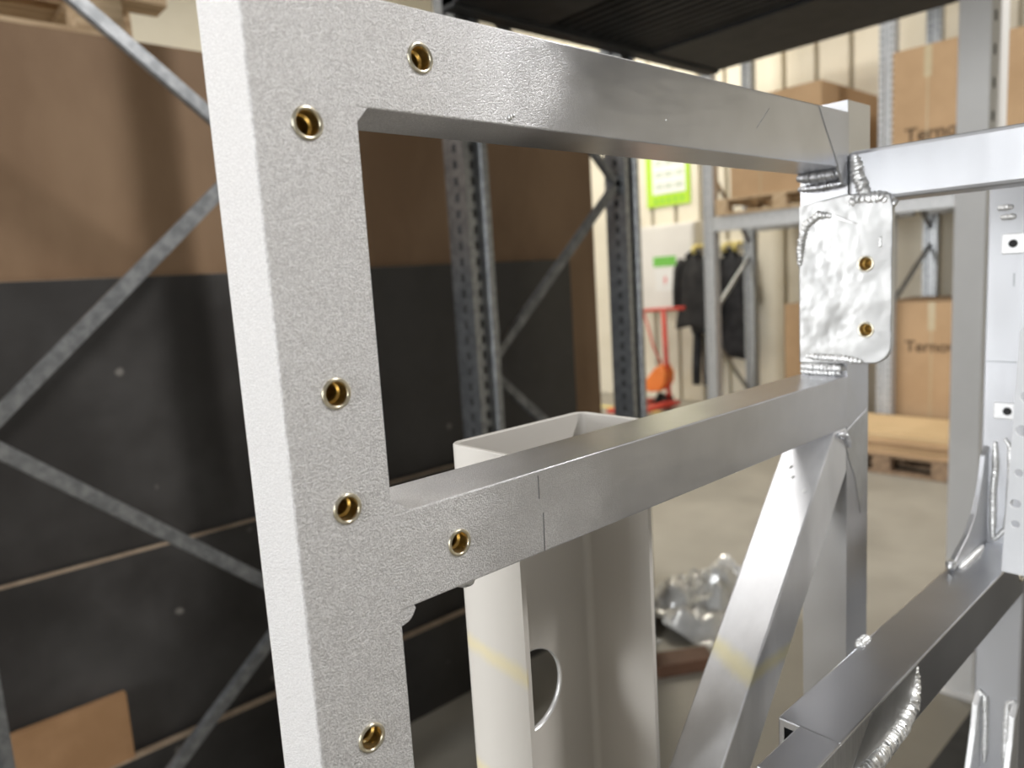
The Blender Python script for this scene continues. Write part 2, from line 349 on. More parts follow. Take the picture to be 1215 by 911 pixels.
# rivet nuts
RN = [(post, 0.1592, 0.0725), (rail_t, 0.2222, 0.1085), (post, 0.1604, -0.0468), (post, 0.1604, -0.1015), (rail_m, 0.2240, -0.1369), (post, 0.1615, -0.2188)]
def rivet_nut(parent, o, ax):
    bm = bmesh.new()
    fl = lathe(bm, [(0.0074, -0.0004), (0.0074, 0.0004), (0.0070, 0.0009), (0.0060, 0.0009), (0.0055, 0.0004), (0.0055, -0.001)], o, ax)
    f = fin('rivet_nut', bm, M_flange, parent, True)
    f['label'] = 'brass-coloured threaded rivet nut'
    bm = bmesh.new()
    prof = [(0.0056, -0.0009), (0.0055, -0.0062), (0.0052, -0.0070), (0.0042, -0.0073)]
    for k in range(8): prof += [(0.0042, -0.0076-0.0013*k), (0.0036, -0.0082-0.0013*k)]
    prof += [(0.0036, -0.020), (0.0001, -0.020)]
    lathe(bm, prof, o, ax)
    fin('thread', bm, M_brass, f, True)
    return f
def place_nuts(par, lst):
    cut(par, [cyl('Y', x, Y0+0.005, z, 0.0066, 0.05) for x, z in lst])
for par in (post, rail_t, rail_m):
    lst = [(x, z) for p_, x, z in RN if p_ is par]
    place_nuts(par, lst)
    for x, z in lst: rivet_nut(par, (x, Y0, z), (0, -1, 0))
# ground weld fillets in the corners (flush with the faces)
prism('ground_weld', [(0.184, 0.082), (0.184, 0.0755), (0.190, 0.082)], 'Y', Y0, Y0+0.012, M_ground, F)
prism('ground_weld', [(0.184, -0.111), (0.194, -0.111), (0.1855, -0.1035), (0.184, -0.1025)], 'Y', Y0, Y0+0.012, M_ground, F)
pts = [(0.184, -0.161), (0.1925, -0.161), (0.1932, -0.1625)] + [(0.184+0.0083*math.cos(t), -0.1625-0.0065*math.sin(t)) for t in (0.35, 0.7, 1.05, 1.4)] + [(0.184, -0.169)]
prism('ground_weld', pts, 'Y', Y0, Y0+0.005, M_ground, F)
# stud under the middle rail
bm = bmesh.new(); lathe(bm, [(0.0065, 0.001), (0.0065, -0.002), (0.0055, -0.0045), (0.003, -0.0058), (0.0001, -0.006)], (0.2325, 0.311, -0.161), (0, 0, 1), 24)
fin('stud', bm, M_weld, rail_m, True)
# small spatter dots and saw line on the rails
for (x, z, rr) in ((0.279, 0.0865, 0.0016), (0.2815, 0.0875, 0.001), (0.42, 0.098, 0.0007)):
    bm = bmesh.new(); bmesh.ops.create_uvsphere(bm, u_segments=10, v_segments=6, radius=rr)
    bmesh.ops.translate(bm, verts=bm.verts, vec=(x, Y0, z)); fin('weld_spatter', bm, M_weld, rail_t, True)
for (x0, z0, x1, z1) in ((0.2842, -0.114, 0.2842, -0.128), (0.2868, -0.137, 0.2862, -0.1605)):
    bar('saw_line', (x0, Y0, z0), (x1, Y0, z1), 0.0007, 0.0003, M_galv_dark, rail_m)
bar('scratch', (0.536, Y0, 0.103), (0.556, Y0, 0.120), 0.0006, 0.0003, M_galv_dark, rail_t)
# far post: ground patch on the joint with the top rail, beads
prism('ground_joint', [(0.6395, 0.131), (0.698, 0.131), (0.698, 0.066), (0.687, 0.068), (0.668, 0.094), (0.652, 0.114)], 'Y', Y0-0.0006, Y0+0.002, M_alu_soft, post_f, 0.0)
bead('weld_bead', [(0.690, 0.3455, 0.078), (0.690, 0.325, 0.0775), (0.690, 0.303, 0.0775)], 0.0058, post_f, M_alu_soft, amp=0.1)
bead('weld_bead', [(0.6925, 0.346, 0.068), (0.6925, 0.325, 0.0675), (0.6925, 0.303, 0.0685)], 0.0035, post_f, M_alu, amp=0.2)
bead('weld_bead', [(0.6935, 0.345, -0.103), (0.6935, 0.303, -0.1035)], 0.0050, post_f)
bead('weld_bead', [(0.6935, 0.345, -0.108), (0.6935, 0.306, -0.1085)], 0.0035, post_f)
# mounting plate on the -X side of the far post
PX = 0.690
pl = [(0.345, 0.052), (0.300, 0.058), (0.262, 0.054), (0.259, 0.044)] + [(0.259+0.018*(1-math.cos(t)), -0.0975+0.018*(1-math.sin(t))) for t in [k*math.pi/12 for k in range(7)]] + [(0.345, -0.0995)]
plate = prism('mounting_plate', pl, 'X', PX, PX+0.007, M_polish, F, 0.0012)
plate['label'] = 'rounded polished plate with two brass inserts'
cut(plate, [cyl('X', PX, y, z, 0.0060, 0.05) for y, z in ((0.2815, -0.006), (0.281, -0.066))])
for y, z in ((0.2815, -0.006), (0.281, -0.066)): rivet_nut(plate, (PX, y, z), (-1, 0, 0))
bead('weld_bead', [(PX+0.001, 0.344, -0.004), (PX+0.001, 0.342, 0.020), (PX+0.001, 0.337, 0.034), (PX+0.001, 0.325, 0.042), (PX+0.001, 0.312, 0.040)], 0.0042, plate)
bead('weld_bead', [(PX, 0.338, -0.0925), (PX, 0.300, -0.0935), (PX, 0.283, -0.096)], 0.0036, plate)
prism('ground_bevel', [(0.309, 0.0405), (0.311, 0.0375), (0.294, 0.0310), (0.288, 0.0300)], 'X', PX-0.0010, PX+0.001, M_cut, plate, 0.0004)
bead('weld_spot', [(PX+0.001, 0.269, 0.018), (PX+0.001, 0.269, 0.007)], 0.0018, plate)
# side rail coming towards the camera
rail_s = box('side_rail', 0.695, 0.740, -0.75, 0.300, 0.050, 0.0958, M_alu_soft, F, 0.0035)
bead('weld_bead', [(0.6975, 0.294, 0.092), (0.697, 0.291, 0.075), (0.697, 0.286, 0.060), (0.697, 0.282, 0.052)], 0.0065, rail_s)
bead('weld_bead', [(0.695, 0.302, 0.047), (0.695, 0.290, 0.0520), (0.695, 0.270, 0.0515), (0.696, 0.258, 0.044)], 0.0062, rail_s)
# lower rail with its overlapping extension
LZ = -0.3235
rail_l = box('lower_rail', 0.455, 0.908, 0.2, 0.245, LZ-0.05, LZ, M_alu, F, 0.0012)
cut(rail_l, [lambda bm: add_box(bm, 0.44, 0.52, 0.2045, 0.2405, LZ-0.045, LZ-0.006)])
box('rail_extension', 0.397, 0.4551, 0.2, 0.2295, LZ-0.05, LZ, M_alu, rail_l, 0.0012)
box('hollow_shade', 0.4555, 0.50, 0.2048, 0.2402, LZ-0.0449, LZ-0.040, M_dark, rail_l)  # dark sheet standing in for shade inside the open rail end
prism('ground_joint', [(0.5067, LZ-0.001), (0.5933, LZ-0.001), (0.592, LZ-0.020), (0.584, LZ-0.033), (0.5700, LZ-0.0405), (0.5225, LZ-0.0345), (0.4718, LZ-0.028), (0.478, LZ-0.022)], 'Y', 0.1992, 0.202, M_polish, rail_l, 0.0)
prism('brushed_patch', [(0.405, LZ-0.0015), (0.505, LZ-0.0015), (0.478, LZ-0.022), (0.4718, LZ-0.034), (0.405, LZ-0.045)], 'Y', 0.1995, 0.202, M_brushed, rail_l, 0.0)
bead('weld_bead', [(0.5930, 0.203, LZ-0.003), (0.590, 0.202, LZ-0.020), (0.581, 0.2015, LZ-0.033), (0.558, 0.201, LZ-0.040), (0.5225, 0.2005, LZ-0.042), (0.47, 0.200, LZ-0.040)], 0.0075, rail_l, amp=0.06)
bead('weld_bead', [(0.590, 0.2455, LZ-0.001), (0.612, 0.2455, LZ-0.001)], 0.0042, rail_l)
# end post with small screwed pads, gussets
post_e = box('end_post', 0.908, 0.955, 0.2, 0.245, PLAT, 0.075, M_alu_soft, F, 0.0025)
for (y0, y1, z0, z1, sy, sz) in ((0.203, 0.2310, -0.0060, 0.0150, 0.2205, 0.0045), (0.214, 0.2335, -0.182, -0.164, 0.2205, -0.1730)):
    p_ = box('screw_pad', 0.9055, 0.9085, y0, y1, z0, z1, M_cut, post_e, 0.001)
    bm = bmesh.new(); lathe(bm, [(0.0042, 0), (0.0040, 0.0016), (0.0030, 0.0020), (0.0022, 0.0012), (0.0001, 0.001)], (0.9055, sy, sz), (-1, 0, 0), 20)
    fin('screw', bm, M_rubber, p_, True)
box('scribed_line', 0.9072, 0.9085, 0.206, 0.243, -0.1205, -0.1195, M_galv, post_e)
box('scribed_line', 0.9072, 0.9085, 0.2185, 0.2200, -0.040, -0.026, M_galv, post_e)
bead('weld_bead', [(0.907, 0.236, 0.042), (0.907, 0.222, 0.042)], 0.003, post_e)
bead('weld_bead', [(0.907, 0.233, 0.032), (0.907, 0.219, 0.032)], 0.003, post_e)
gp = [(0.9085, -0.213), (0.8955, -0.2217), (0.8880, -0.245), (0.8800, -0.264), (0.8680, -0.281), (0.8450, -0.2985), (0.8150, -0.3100), (0.8020, -0.3165), (0.8010, LZ), (0.9085, LZ)]
gs = prism('gusset', gp, 'Y', 0.2365, 0.2425, M_alu_soft, F, 0.0012)
bead('weld_bead', [(0.9065, 0.231, -0.208), (0.9065, 0.230, -0.235), (0.9065, 0.2315, -0.262), (0.9065, 0.231, -0.29), (0.905, 0.230, -0.318)], 0.0035, gs)
bead('weld_bead', [(0.9065, 0.222, -0.203), (0.9065, 0.217, -0.212), (0.9065, 0.216, -0.245), (0.9065, 0.2165, -0.282), (0.9065, 0.219, -0.305), (0.905, 0.229, -0.3195)], 0.0030, gs)
bead('weld_bead', [(0.81, 0.2345, LZ+0.001), (0.84, 0.2340, LZ+0.001), (0.885, 0.234, LZ+0.002)], 0.0032, gs)
bead('weld_bead', [(0.800, 0.2395, -0.312), (0.800, 0.2395, -0.3215)], 0.0050, gs)
for yy in (0.2395, 0.2035):
    zt = -0.5145 if yy > 0.22 else -0.514
    gl = [(0.9085, zt+0.010), (0.894, zt-0.002), (0.8885, zt-0.030), (0.876, zt-0.065), (0.855, zt-0.105), (0.80, zt-0.150), (0.80, zt-0.158), (0.9085, zt-0.158)]
    g2 = prism('gusset', gl, 'Y', yy-0.003, yy+0.003, M_cut, F, 0.001)
    sgn = -1 if yy > 0.22 else 1
    bead('weld_bead', [(0.9060, yy+0.000, zt+0.012), (0.9060, yy+sgn*0.007, zt+0.006), (0.9060, yy+sgn*0.008, zt-0.03), (0.9060, yy+sgn*0.008, zt-0.075)], 0.0035, g2)
box('base_rail', 0.455, 0.908, 0.2, 0.245, -0.722, -0.672, M_alu, F, 0.002)
rn_ = rivet_nut(rail_l, (0.897, 0.2, LZ-0.026), (0, -1, 0))
# diagonal brace
ux, uz = -0.6469, -0.7626; nx, nz = 0.7626, -0.6469; wd = 0.0485
A_ = (0.6710, -0.1612); t_end = 0.372
br = [A_, (A_[0]+ux*t_end, A_[1]+uz*t_end), (A_[0]+ux*t_end+nx*wd, A_[1]+uz*t_end+nz*wd), (0.6975, -0.161-0.0485*1.538+0.0265*1.179), (0.6975, -0.1612)]
brace = prism('diagonal_brace', br, 'Y', Y0, 0.345, M_brace, F, 0.0016)
def on_brace(t, y, h=0.0003): return (A_[0]+ux*t-nx*h, y, A_[1]+uz*t-nz*h)
bead('weld_bead', [(0.674, 0.2995, -0.1640), (0.690, 0.2995, -0.168), (0.700, 0.2995, -0.180)], 0.0030, brace, M_alu_soft)
for t, y in ((0.050, 0.325), (0.062, 0.310), (0.040, 0.330)): bead('weld_spot', [on_brace(t, y, 0), on_brace(t+0.004, y+0.002, 0)], 0.0014, brace)
prism('ground_joint', [(0.690, -0.166), (0.744, -0.150), (0.744, -0.215), (0.728, -0.255), (0.715, -0.215), (0.700, -0.192)], 'Y', Y0-0.0006, Y0+0.002, M_polish, post_f)
bead('weld_bead', [(0.6965, 0.303, -0.200), (0.6965, 0.315, -0.214), (0.6965, 0.335, -0.226)], 0.003, post_f, M_alu_soft)
# channel welded to the back of the middle rail
cx0, cx1, cy0, cy1, tk, R = 0.3055, 0.447, 0.346, 0.417, 0.0042, 0.011
outer = [(cx0, cy0)]
for k in range(9): t = k*math.pi/16; outer.append((cx0+R-R*math.cos(t), cy1-R+R*math.sin(t)))
for k in range(9): t = k*math.pi/16; outer.append((cx1-R+R*math.sin(t), cy1-R+R*math.cos(t)))
outer.append((cx1, cy0))
Ri = R-tk; inner = [(cx1-tk, cy0)]
for k in range(9): t = (8-k)*math.pi/16; inner.append((cx1-R+Ri*math.sin(t), cy1-R+Ri*math.cos(t)))
for k in range(9): t = (8-k)*math.pi/16; inner.append((cx0+R-Ri*math.cos(t), cy1-R+Ri*math.sin(t)))
inner.append((cx0+tk, cy0))
bm = bmesh.new(); zt, zb = -0.1135, PLAT
def ringv(z): return [bm.verts.new((x, y, z)) for x, y in outer], [bm.verts.new((x, y, z)) for x, y in inner]
(oa, ia), (ob, ib) = ringv(zt), ringv(zb); n = len(outer)
for i in range(n-1):
    bm.faces.new((oa[i], oa[i+1], ob[i+1], ob[i])); bm.faces.new((ia[i], ia[i+1], ib[i+1], ib[i]))
    bm.faces.new((oa[i], oa[i+1], ia[n-2-i], ia[n-1-i])); bm.faces.new((ob[i], ob[i+1], ib[n-2-i], ib[n-1-i]))
for i, j in ((0, n-1), (n-1, 0)): bm.faces.new((oa[i], ia[j], ib[j], ob[i]))
bmesh.ops.recalc_face_normals(bm, faces=bm.faces)
rim = [e for e in bm.edges if all(abs(v.co.z-zt) < 1e-6 for v in e.verts) and len(e.link_faces) == 2 and any(abs(f.normal.z) < 0.5 for f in e.link_faces)]
bmesh.ops.bevel(bm, geom=rim, offset=0.0007, segments=1, affect='EDGES')
chan = fin('channel_post', bm, M_channel, F, False)
cut(chan, [cyl('Y', 0.3686, cy1, -0.333, 0.0355, 0.03, 48)])
for p_ in chan.data.polygons: p_.use_smooth = True
bpy.context.view_layer.update()
try: chan.data.set_sharp_from_angle(angle=math.radians(30))
except Exception: pass
bm = bmesh.new()
pr = [(0.0355, 0.00), (0.0348, 0.0), (0.0348, 0.0044), (0.0355, 0.0044)]
lathe(bm, pr, (0.3686, cy1-tk-0.0001, -0.333), (0, 1, 0), 48); fin('hole_edge', bm, M_cut, chan, True)
bead('weld_bead', [(0.449, 0.345, -0.424), (0.440, 0.3445, -0.431), (0.430, 0.3445, -0.444)], 0.0035, brace)

# ------------------------------------------------------------------ perforated strip leaning on the lower rail
so = (0.8273, 0.2015, LZ+0.0015); lean = math.radians(-2.0)
ST = thing('perforated_strip', 'white perforated metal strip standing on the lower rail at the right edge', 'strip', (0.83, 0.19, LZ))
sl = [(0.0, 0.0), (-0.0215, 0.0), (-0.0215, 0.245), (0.0, 0.245)]
def lean_pt(y, z): return (so[1]+y*math.cos(lean)+z*math.sin(lean), so[2]-y*math.sin(lean)*0.0+z*math.cos(lean))
st = prism('strip', [lean_pt(*p) for p in sl], 'X', 0.8255, 0.8275, M_strip, ST)
holes = [(-0.0085, 0.0515, 0.0040), (-0.0075, 0.0725, 0.0046), (-0.0080, 0.104, 0.0040), (-0.0080, 0.1465, 0.0056), (-0.009, 0.180, 0.0050)]
cut(st, [cyl('X', 0.8265, *lean_pt(y, z), rr, 0.02, 20) for y, z, rr in holes])
yz = lean_pt(-0.0075, 0.196)
text_mesh('red_lettering', 'KA', 0.0075, (0.8252, yz[0], yz[1]), M_reds, ST, depth=0.0002)

# ------------------------------------------------------------------ platform under the frame
PT = thing('platform_trolley', 'low dark platform under the aluminium frame, seen at the bottom right', 'platform', (1.1, 0.05, FL))
box('deck_board', -0.15, 2.45, -0.6, 0.650, PLAT-0.03, PLAT, M_deck, PT, 0.003)
for x in (0.0, 2.3):
    for y in (-0.45, 0.50):
        bm = bmesh.new(); lathe(bm, [(0.0001, -0.02), (0.055, -0.02), (0.060, -0.012), (0.060, 0.012), (0.055, 0.02), (0.0001, 0.02)], (x, y, FL+0.060), (0, 1, 0), 24)
        fin('caster', bm, M_rubber, PT, True)

MT = tag(box('added_dark_mat', 1.9, 4.6, -2.6, 0.700, FL, FL+0.012, M_rubber, None, 0.004), 'added dark mat, darkening rail reflections and floor beyond the platform, at the bottom right', 'mat')  # added to darken the lower rail's reflection and the floor here

# ------------------------------------------------------------------ racks on the left
def upright(parent, x0, x1, y0, y1, z0, z1, mat=M_galv, slots=True):
    """omega profile, open towards +Y, perforated front"""
    w = x1-x0; d = y1-y0; t = 0.004
    pr = [(x0, y1), (x0, y0), (x0+w*.24, y0), (x0+w*.32, y0+d*.22), (x0+w*.68, y0+d*.22), (x0+w*.76, y0), (x1, y0), (x1, y1),
          (x1-t, y1), (x1-t, y0+t), (x0+w*.76+t*.6, y0+t), (x0+w*.68, y0+d*.22+t), (x0+w*.32, y0+d*.22+t), (x0+w*.24-t*.6, y0+t), (x0+t, y0+t), (x0+t, y1)]
    u = prism('upright', pr, 'Z', z0, z1, mat, parent)
    if slots:
        bm = bmesh.new(); z = z0+0.1
        while z < z1-0.05:
            add_box(bm, x0-0.0006, x0+0.001, y0+d*.35, y0+d*.55, z, z+0.026)
            add_box(bm, x0+w*.42, x0+w*.58, y0+d*.22-0.0008, y0+d*.22+0.001, z, z+0.026)
            z += 0.05
        s_ = fin('slot_row', bm, M_slot, u); s_['kind'] = 'stuff'
    box('foot_plate', x0-0.02, x1+0.02, y0-0.02, y1+0.02, z0, z0+0.006, mat, u)
    return u
RY = 1.80
def rack_frame(root, xa0, xa1, xb0, xb1, nodes, ztop, mat=M_galv, bm_=M_galv):
    upright(root, xa0, xa1, RY, RY+0.1, FL, ztop, mat); upright(root, xb0, xb1, RY, RY+0.1, FL, ztop, mat)
    xa, xb = xa1-0.02, xb0+0.02
    for (s, z0, z1) in nodes:
        p, q = ((xa, RY+0.03, z0), (xb, RY+0.03, z1))
        bar('brace', p, q, 0.034, 0.022, bm_, root, bev=0.004)
R1 = thing('pallet_rack', 'galvanised pallet rack with zigzag braces at the left, before plywood sheets', 'rack', (0.48, RY+0.05, FL))
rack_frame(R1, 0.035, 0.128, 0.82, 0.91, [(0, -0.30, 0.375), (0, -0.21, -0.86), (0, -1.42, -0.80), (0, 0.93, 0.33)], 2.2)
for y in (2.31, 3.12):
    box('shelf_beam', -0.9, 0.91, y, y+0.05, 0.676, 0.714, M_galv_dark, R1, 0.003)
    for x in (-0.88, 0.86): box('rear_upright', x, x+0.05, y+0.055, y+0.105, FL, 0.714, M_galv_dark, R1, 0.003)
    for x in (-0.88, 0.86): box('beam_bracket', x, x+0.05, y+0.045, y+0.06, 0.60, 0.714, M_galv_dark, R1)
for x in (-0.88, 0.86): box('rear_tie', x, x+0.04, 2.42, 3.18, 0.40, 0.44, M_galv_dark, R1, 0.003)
R2 = thing('deck_rack', 'dark steel rack with overhead deck, behind the top rail', 'rack', (2.0, RY+0.05, FL))
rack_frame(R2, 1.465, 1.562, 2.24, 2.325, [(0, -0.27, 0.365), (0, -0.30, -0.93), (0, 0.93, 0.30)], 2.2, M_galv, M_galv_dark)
DZ = 0.80
box('deck_beam', 2.36, 2.81, -1.6, 1.80, DZ, DZ+0.05, M_deck, R2, 0.004)
box('deck_beam', 1.42, 1.80, -1.6, 1.80, DZ, DZ+0.05, M_deck, R2, 0.004)
box('edge_beam', 1.42, 2.81, 1.74, 1.80, DZ-0.01, DZ+0.10, M_deck, R2, 0.004)
box('edge_beam', 2.76, 2.81, -1.6, 1.80, DZ+0.045, DZ+0.14, M_deck, R2, 0.004)
bm = bmesh.new(); x = 1.80
while x < 2.36:
    add_box(bm, x, x+0.022, -1.6, 1.80, DZ+0.012, DZ+0.04); add_box(bm, x+0.022, x+0.044, -1.6, 1.80, DZ+0.03, DZ+0.05); x += 0.044
dk = fin('corrugated_deck', bm, M_deck, R2); dk['kind'] = 'stuff'
cl = box('column', 2.715, 2.81, 0.737, 0.829, FL, 2.2, M_grey, R2, 0.004)
box('column_lip', 2.811, 2.90, 0.737, 0.745, FL, 2.2, M_grey, cl)
bm = bmesh.new(); z = FL+0.15
while z < 2.1:
    add_box(bm, 2.745, 2.765, 0.7362, 0.738, z, z+0.03); z += 0.10
s_ = fin('slot_row', bm, M_slot, cl); s_['kind'] = 'stuff'
box('foot_plate', 2.69, 2.92, 0.70, 0.86, FL, FL+0.008, M_grey, cl)
upright(R2, 2.72, 2.81, -1.55, -1.46, FL, 2.2, M_grey); upright(R2, 1.42, 1.51, -1.55, -1.46, FL, 2.2, M_grey)

# ------------------------------------------------------------------ sheets of board leaning behind the racks
def sheet(name, label, x0, x1, y, z0, z1, th, mat, cat='board', edge=True, lean=0.0):
    o = thing(name, label, cat, ((x0+x1)/2, y, z0))
    box('face_sheet', x0, x1, y, y+th, z0, z1-0.001, mat, o, 0.0008)
    if edge: box('ply_edge', x0+0.001, x1-0.001, y+0.001, y+th-0.001, z1-0.0015, z1, M_ply, o)
    return o
sheet('plywood_sheet', 'black film-faced plywood sheet standing lowest, nearest the rack braces', -0.6, 2.30, 2.10, FL, -1.232, 0.035, M_black)
sheet('plywood_sheet', 'black film-faced plywood sheet in the middle, its pale edge above the brown offcut', -0.6, 2.32, 2.15, FL, -0.680, 0.03, M_black)
sheet('plywood_sheet', 'tall black film-faced plywood sheet directly below the brown hardboard', -0.6, 2.34, 2.20, FL, 0.072, 0.03, M_black)
sheet('hardboard_sheet', 'large brown hardboard sheet standing behind the black plywood', -0.6, 2.55, 2.24, FL, 0.712, 0.02, M_brown, edge=False)
ob_ = tag(prism('board_offcut', [(0.02, -1.231), (0.413, -1.231), (0.413, -1.043), (0.02, -1.043)], 'Y', 2.11, 2.135, M_orange_board, None, 0.001), 'small orange-brown board offcut resting at the bottom left', 'board')

# ------------------------------------------------------------------ pallets
def pallet(label, x0, y0, z0, lx, ly, mat, group, long='X', cat='pallet'):
    o = thing('wooden_pallet', label, cat, (x0+lx/2, y0+ly/2, z0), group)
    def pb(nm, u0, u1, v0, v1, za, zb):   # u along the deck planks, v across
        if long == 'X': box(nm, x0+u0, x0+u1, y0+v0, y0+v1, z0+za, z0+zb, mat, o, 0.002)
        else: box(nm, x0+v0, x0+v1, y0+u0, y0+u1, z0+za, z0+zb, mat, o, 0.002)
    Lu, Lv = (lx, ly) if long == 'X' else (ly, lx)
    for k in range(5):
        v = k*(Lv-0.13)/4; pb('deck_plank', 0, Lu, v, v+0.13, 0.122, 0.144)
    for k in range(3):
        u = k*(Lu-0.12)/2; pb('cross_plank', u, u+0.12, 0, Lv, 0.100, 0.122)
        for j in range(3):
            v = j*(Lv-0.10)/2; pb('block', u, u+0.12, v, v+0.10, 0.022, 0.100)
    for j in range(3): v = j*(Lv-0.10)/2; pb('bottom_plank', 0, Lu, v, v+0.10, 0, 0.022)
    return o
pallet('wooden pallet lying on the rack beams above the brown hardboard', -0.35, 2.28, 0.715, 1.03, 0.92, M_wood, 'pallets stacked at top left')
pallet('second wooden pallet, on top of the pallet at the top left', -0.20, 2.36, 0.861, 1.03, 0.80, M_wood, 'pallets stacked at top left')

# ------------------------------------------------------------------ far rack along the wall
XR = 6.00
R3 = thing('pallet_rack', 'light grey pallet rack along the cream wall, holding cartons', 'rack', (XR, 2.8, FL))
def upright_x(x0, y0, w, d, z1, mat=M_galv):
    pr = [(x0, y0), (x0+d, y0), (x0+d, y0+0.006), (x0+0.006, y0+0.006), (x0+0.006, y0+w*.25), (x0+0.02, y0+w*.33), (x0+0.02, y0+w*.67), (x0+0.006, y0+w*.75), (x0+0.006, y0+w-0.006), (x0+d, y0+w-0.006), (x0+d, y0+w), (x0, y0+w), (x0, y0+w*.75-0.004), (x0+0.014, y0+w*.67-.004), (x0+0.014, y0+w*.33+.004), (x0, y0+w*.25+0.004)]
    u = prism('upright', pr, 'Z', FL, z1, mat, R3)
    bm = bmesh.new(); z = FL+0.1
    while z < z1-0.05:
        for yy in (y0+w*.08, y0+w*.82): add_box(bm, x0-0.001, x0+0.002, yy, yy+w*.1, z, z+0.02)
        z += 0.05
    s_ = fin('slot_row', bm, M_slot, u); s_['kind'] = 'stuff'
    return u
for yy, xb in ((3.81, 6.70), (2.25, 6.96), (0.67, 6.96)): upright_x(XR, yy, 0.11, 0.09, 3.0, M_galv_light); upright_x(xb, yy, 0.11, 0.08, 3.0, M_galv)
for yy, xb in ((3.87, 6.72), (2.31, 6.98)):
    for z0, z1 in ((0.87, 0.22), (-0.44, 0.07), (-0.69, -1.31)):
        bar('brace', (XR+0.06, yy, z0), (xb, yy, z1), 0.038, 0.02, M_galv, R3)
for x in (XR, 6.72):
    for y0, y1 in ((2.36, 3.81), (0.78, 2.25)):
        box('shelf_beam', x, x+0.05, y0, y1, 0.316, 0.450, M_galv_light, R3, 0.004)
        box('shelf_beam', x, x+0.05, y0, y1, 2.16, 2.30, M_galv_light, R3, 0.004)

# ------------------------------------------------------------------ cartons
def carton(label, x0, x1, y0, y1, z0, z1, text=None, tpos=(0.1, 0.2), tsize=0.12, mat=None, tape=0.35, group='brown cartons on the wall rack', seam=True):
    o = thing('carton', label, 'carton', ((x0+x1)/2, (y0+y1)/2, z0), group)
    box('body', x0, x1, y0, y1, z0, z1-0.004, mat or M_card, o, 0.004)
    my = y1-(y1-y0)*tape
    if seam:
        box('tape', x0-0.0012, x0+0.002, my-0.025, my+0.025, z1-0.22, z1-0.004, M_tape, o)
        box('seam', x0-0.0008, x0+0.002, my-0.004, my+0.004, z0+0.01, z1-0.22, M_tape, o)
    h = (x0+x1)/2
    box('flap', x0, h-0.003, y0+0.002, y1-0.002, z1-0.005, z1, mat or M_card, o); box('flap', h+0.003, x1, y0+0.002, y1-0.002, z1-0.005, z1, mat or M_card, o)
    if text: text_mesh('printed_word', text, tsize, (x0-0.002, y1-tpos[0], z0+tpos[1]), M_ink, o)
    return o
pallet('pale wooden pallet on the shelf beam under the plain carton', XR-0.06, 2.53, 0.450, 1.15, 1.22, M_wood, 'pallets in the wall rack', 'Y')
carton('plain brown carton on the pale pallet, behind the top rail', 5.95, 7.05, 2.775, 3.60, 0.594, 1.41)
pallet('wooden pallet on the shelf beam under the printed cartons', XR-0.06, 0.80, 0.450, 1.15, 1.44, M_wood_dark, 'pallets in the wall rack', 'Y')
carton('printed brown carton left of the grey column, above the side rail', 5.95, 7.05, 1.58, 2.242, 0.594, 1.470, 'Ternowbla', (0.09, 0.22), 0.139, tape=0.36)
carton('brown carton cut by the right edge, right of the grey column', 5.95, 7.05, 0.866, 1.537, 0.594, 1.432, 'Ternowbla', (0.155, 0.37), 0.139)
carton('brown printed carton standing behind the flattened cardboard, right of the polished plate', 6.12, 6.90, 1.71, 2.41, FL, -0.367, 'Ternowbla', (0.22, 0.80), 0.12, tape=0.58, group='cartons low in the wall rack')
carton('brown carton low in the rack, left of the far post', 6.60, 6.93, 2.91, 3.44, FL, -0.394, 'Ternowbla', (0.22, 0.80), 0.128, tape=0.75, group='cartons low in the wall rack', seam=False)
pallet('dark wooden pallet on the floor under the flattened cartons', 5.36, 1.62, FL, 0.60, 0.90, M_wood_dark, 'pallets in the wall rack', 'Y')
names = ['lowest', 'second', 'third', 'topmost']
zb_ = FL+0.144
for k in range(4):
    dx = (0, 0.02, -0.015, 0.0)[k]; dy = (0, 0.015, -0.01, 0.005)[k]
    o = thing('flattened_carton', '%s flattened cardboard carton of the stack on the floor pallet' % names[k], 'cardboard', (5.66, 2.06, zb_), 'flattened cartons')
    h = 0.042
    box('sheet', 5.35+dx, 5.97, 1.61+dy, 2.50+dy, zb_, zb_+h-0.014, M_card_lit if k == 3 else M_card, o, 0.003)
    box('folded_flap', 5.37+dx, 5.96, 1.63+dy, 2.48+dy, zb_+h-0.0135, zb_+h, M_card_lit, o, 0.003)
    zb_ += h
lb = tag(box('shipping_label', 6.1155, 6.1195, 1.74, 1.80, -0.745, -0.52, M_paper, None), 'small white label on the edge of the low printed carton', 'label')

# ------------------------------------------------------------------ things by the cream wall
CB = thing('electrical_cabinet', 'white electrical wall cabinet with green sticker, beside the hanging coats', 'cabinet', (7.1, 5.05, -0.47))
box('body', 6.97, 7.179, 4.67, 5.47, -0.466, 0.505, M_white, CB, 0.008)
dr = box('door', 6.952, 6.969, 4.69, 5.45, -0.446, 0.485, M_white, CB, 0.006)
box('green_sticker', 6.9495, 6.9525, 4.906, 5.217, 0.039, 0.15, M_green, dr)
box('white_sticker', 6.9495, 6.9525, 4.906, 5.195, -0.239, 0.017, M_paper, dr)
prism('red_mark', [(5.067, -0.078), (5.034, -0.078), (5.050, -0.117), (5.028, -0.117), (5.073, -0.183), (5.062, -0.133), (5.084, -0.133)], 'X', 6.9475, 6.9505, M_pink, dr)
box('lock', 6.935, 6.9525, 4.73, 4.76, 0.0, 0.04, M_rubber, dr, 0.004)
NB = thing('wall_notice', 'lime green framed notice on the cream wall above the cabinet', 'notice', (7.17, 5.1, 0.72))
box('backing', 7.162, 7.179, 4.84, 5.44, 0.727, 1.50, M_lime, NB, 0.003)
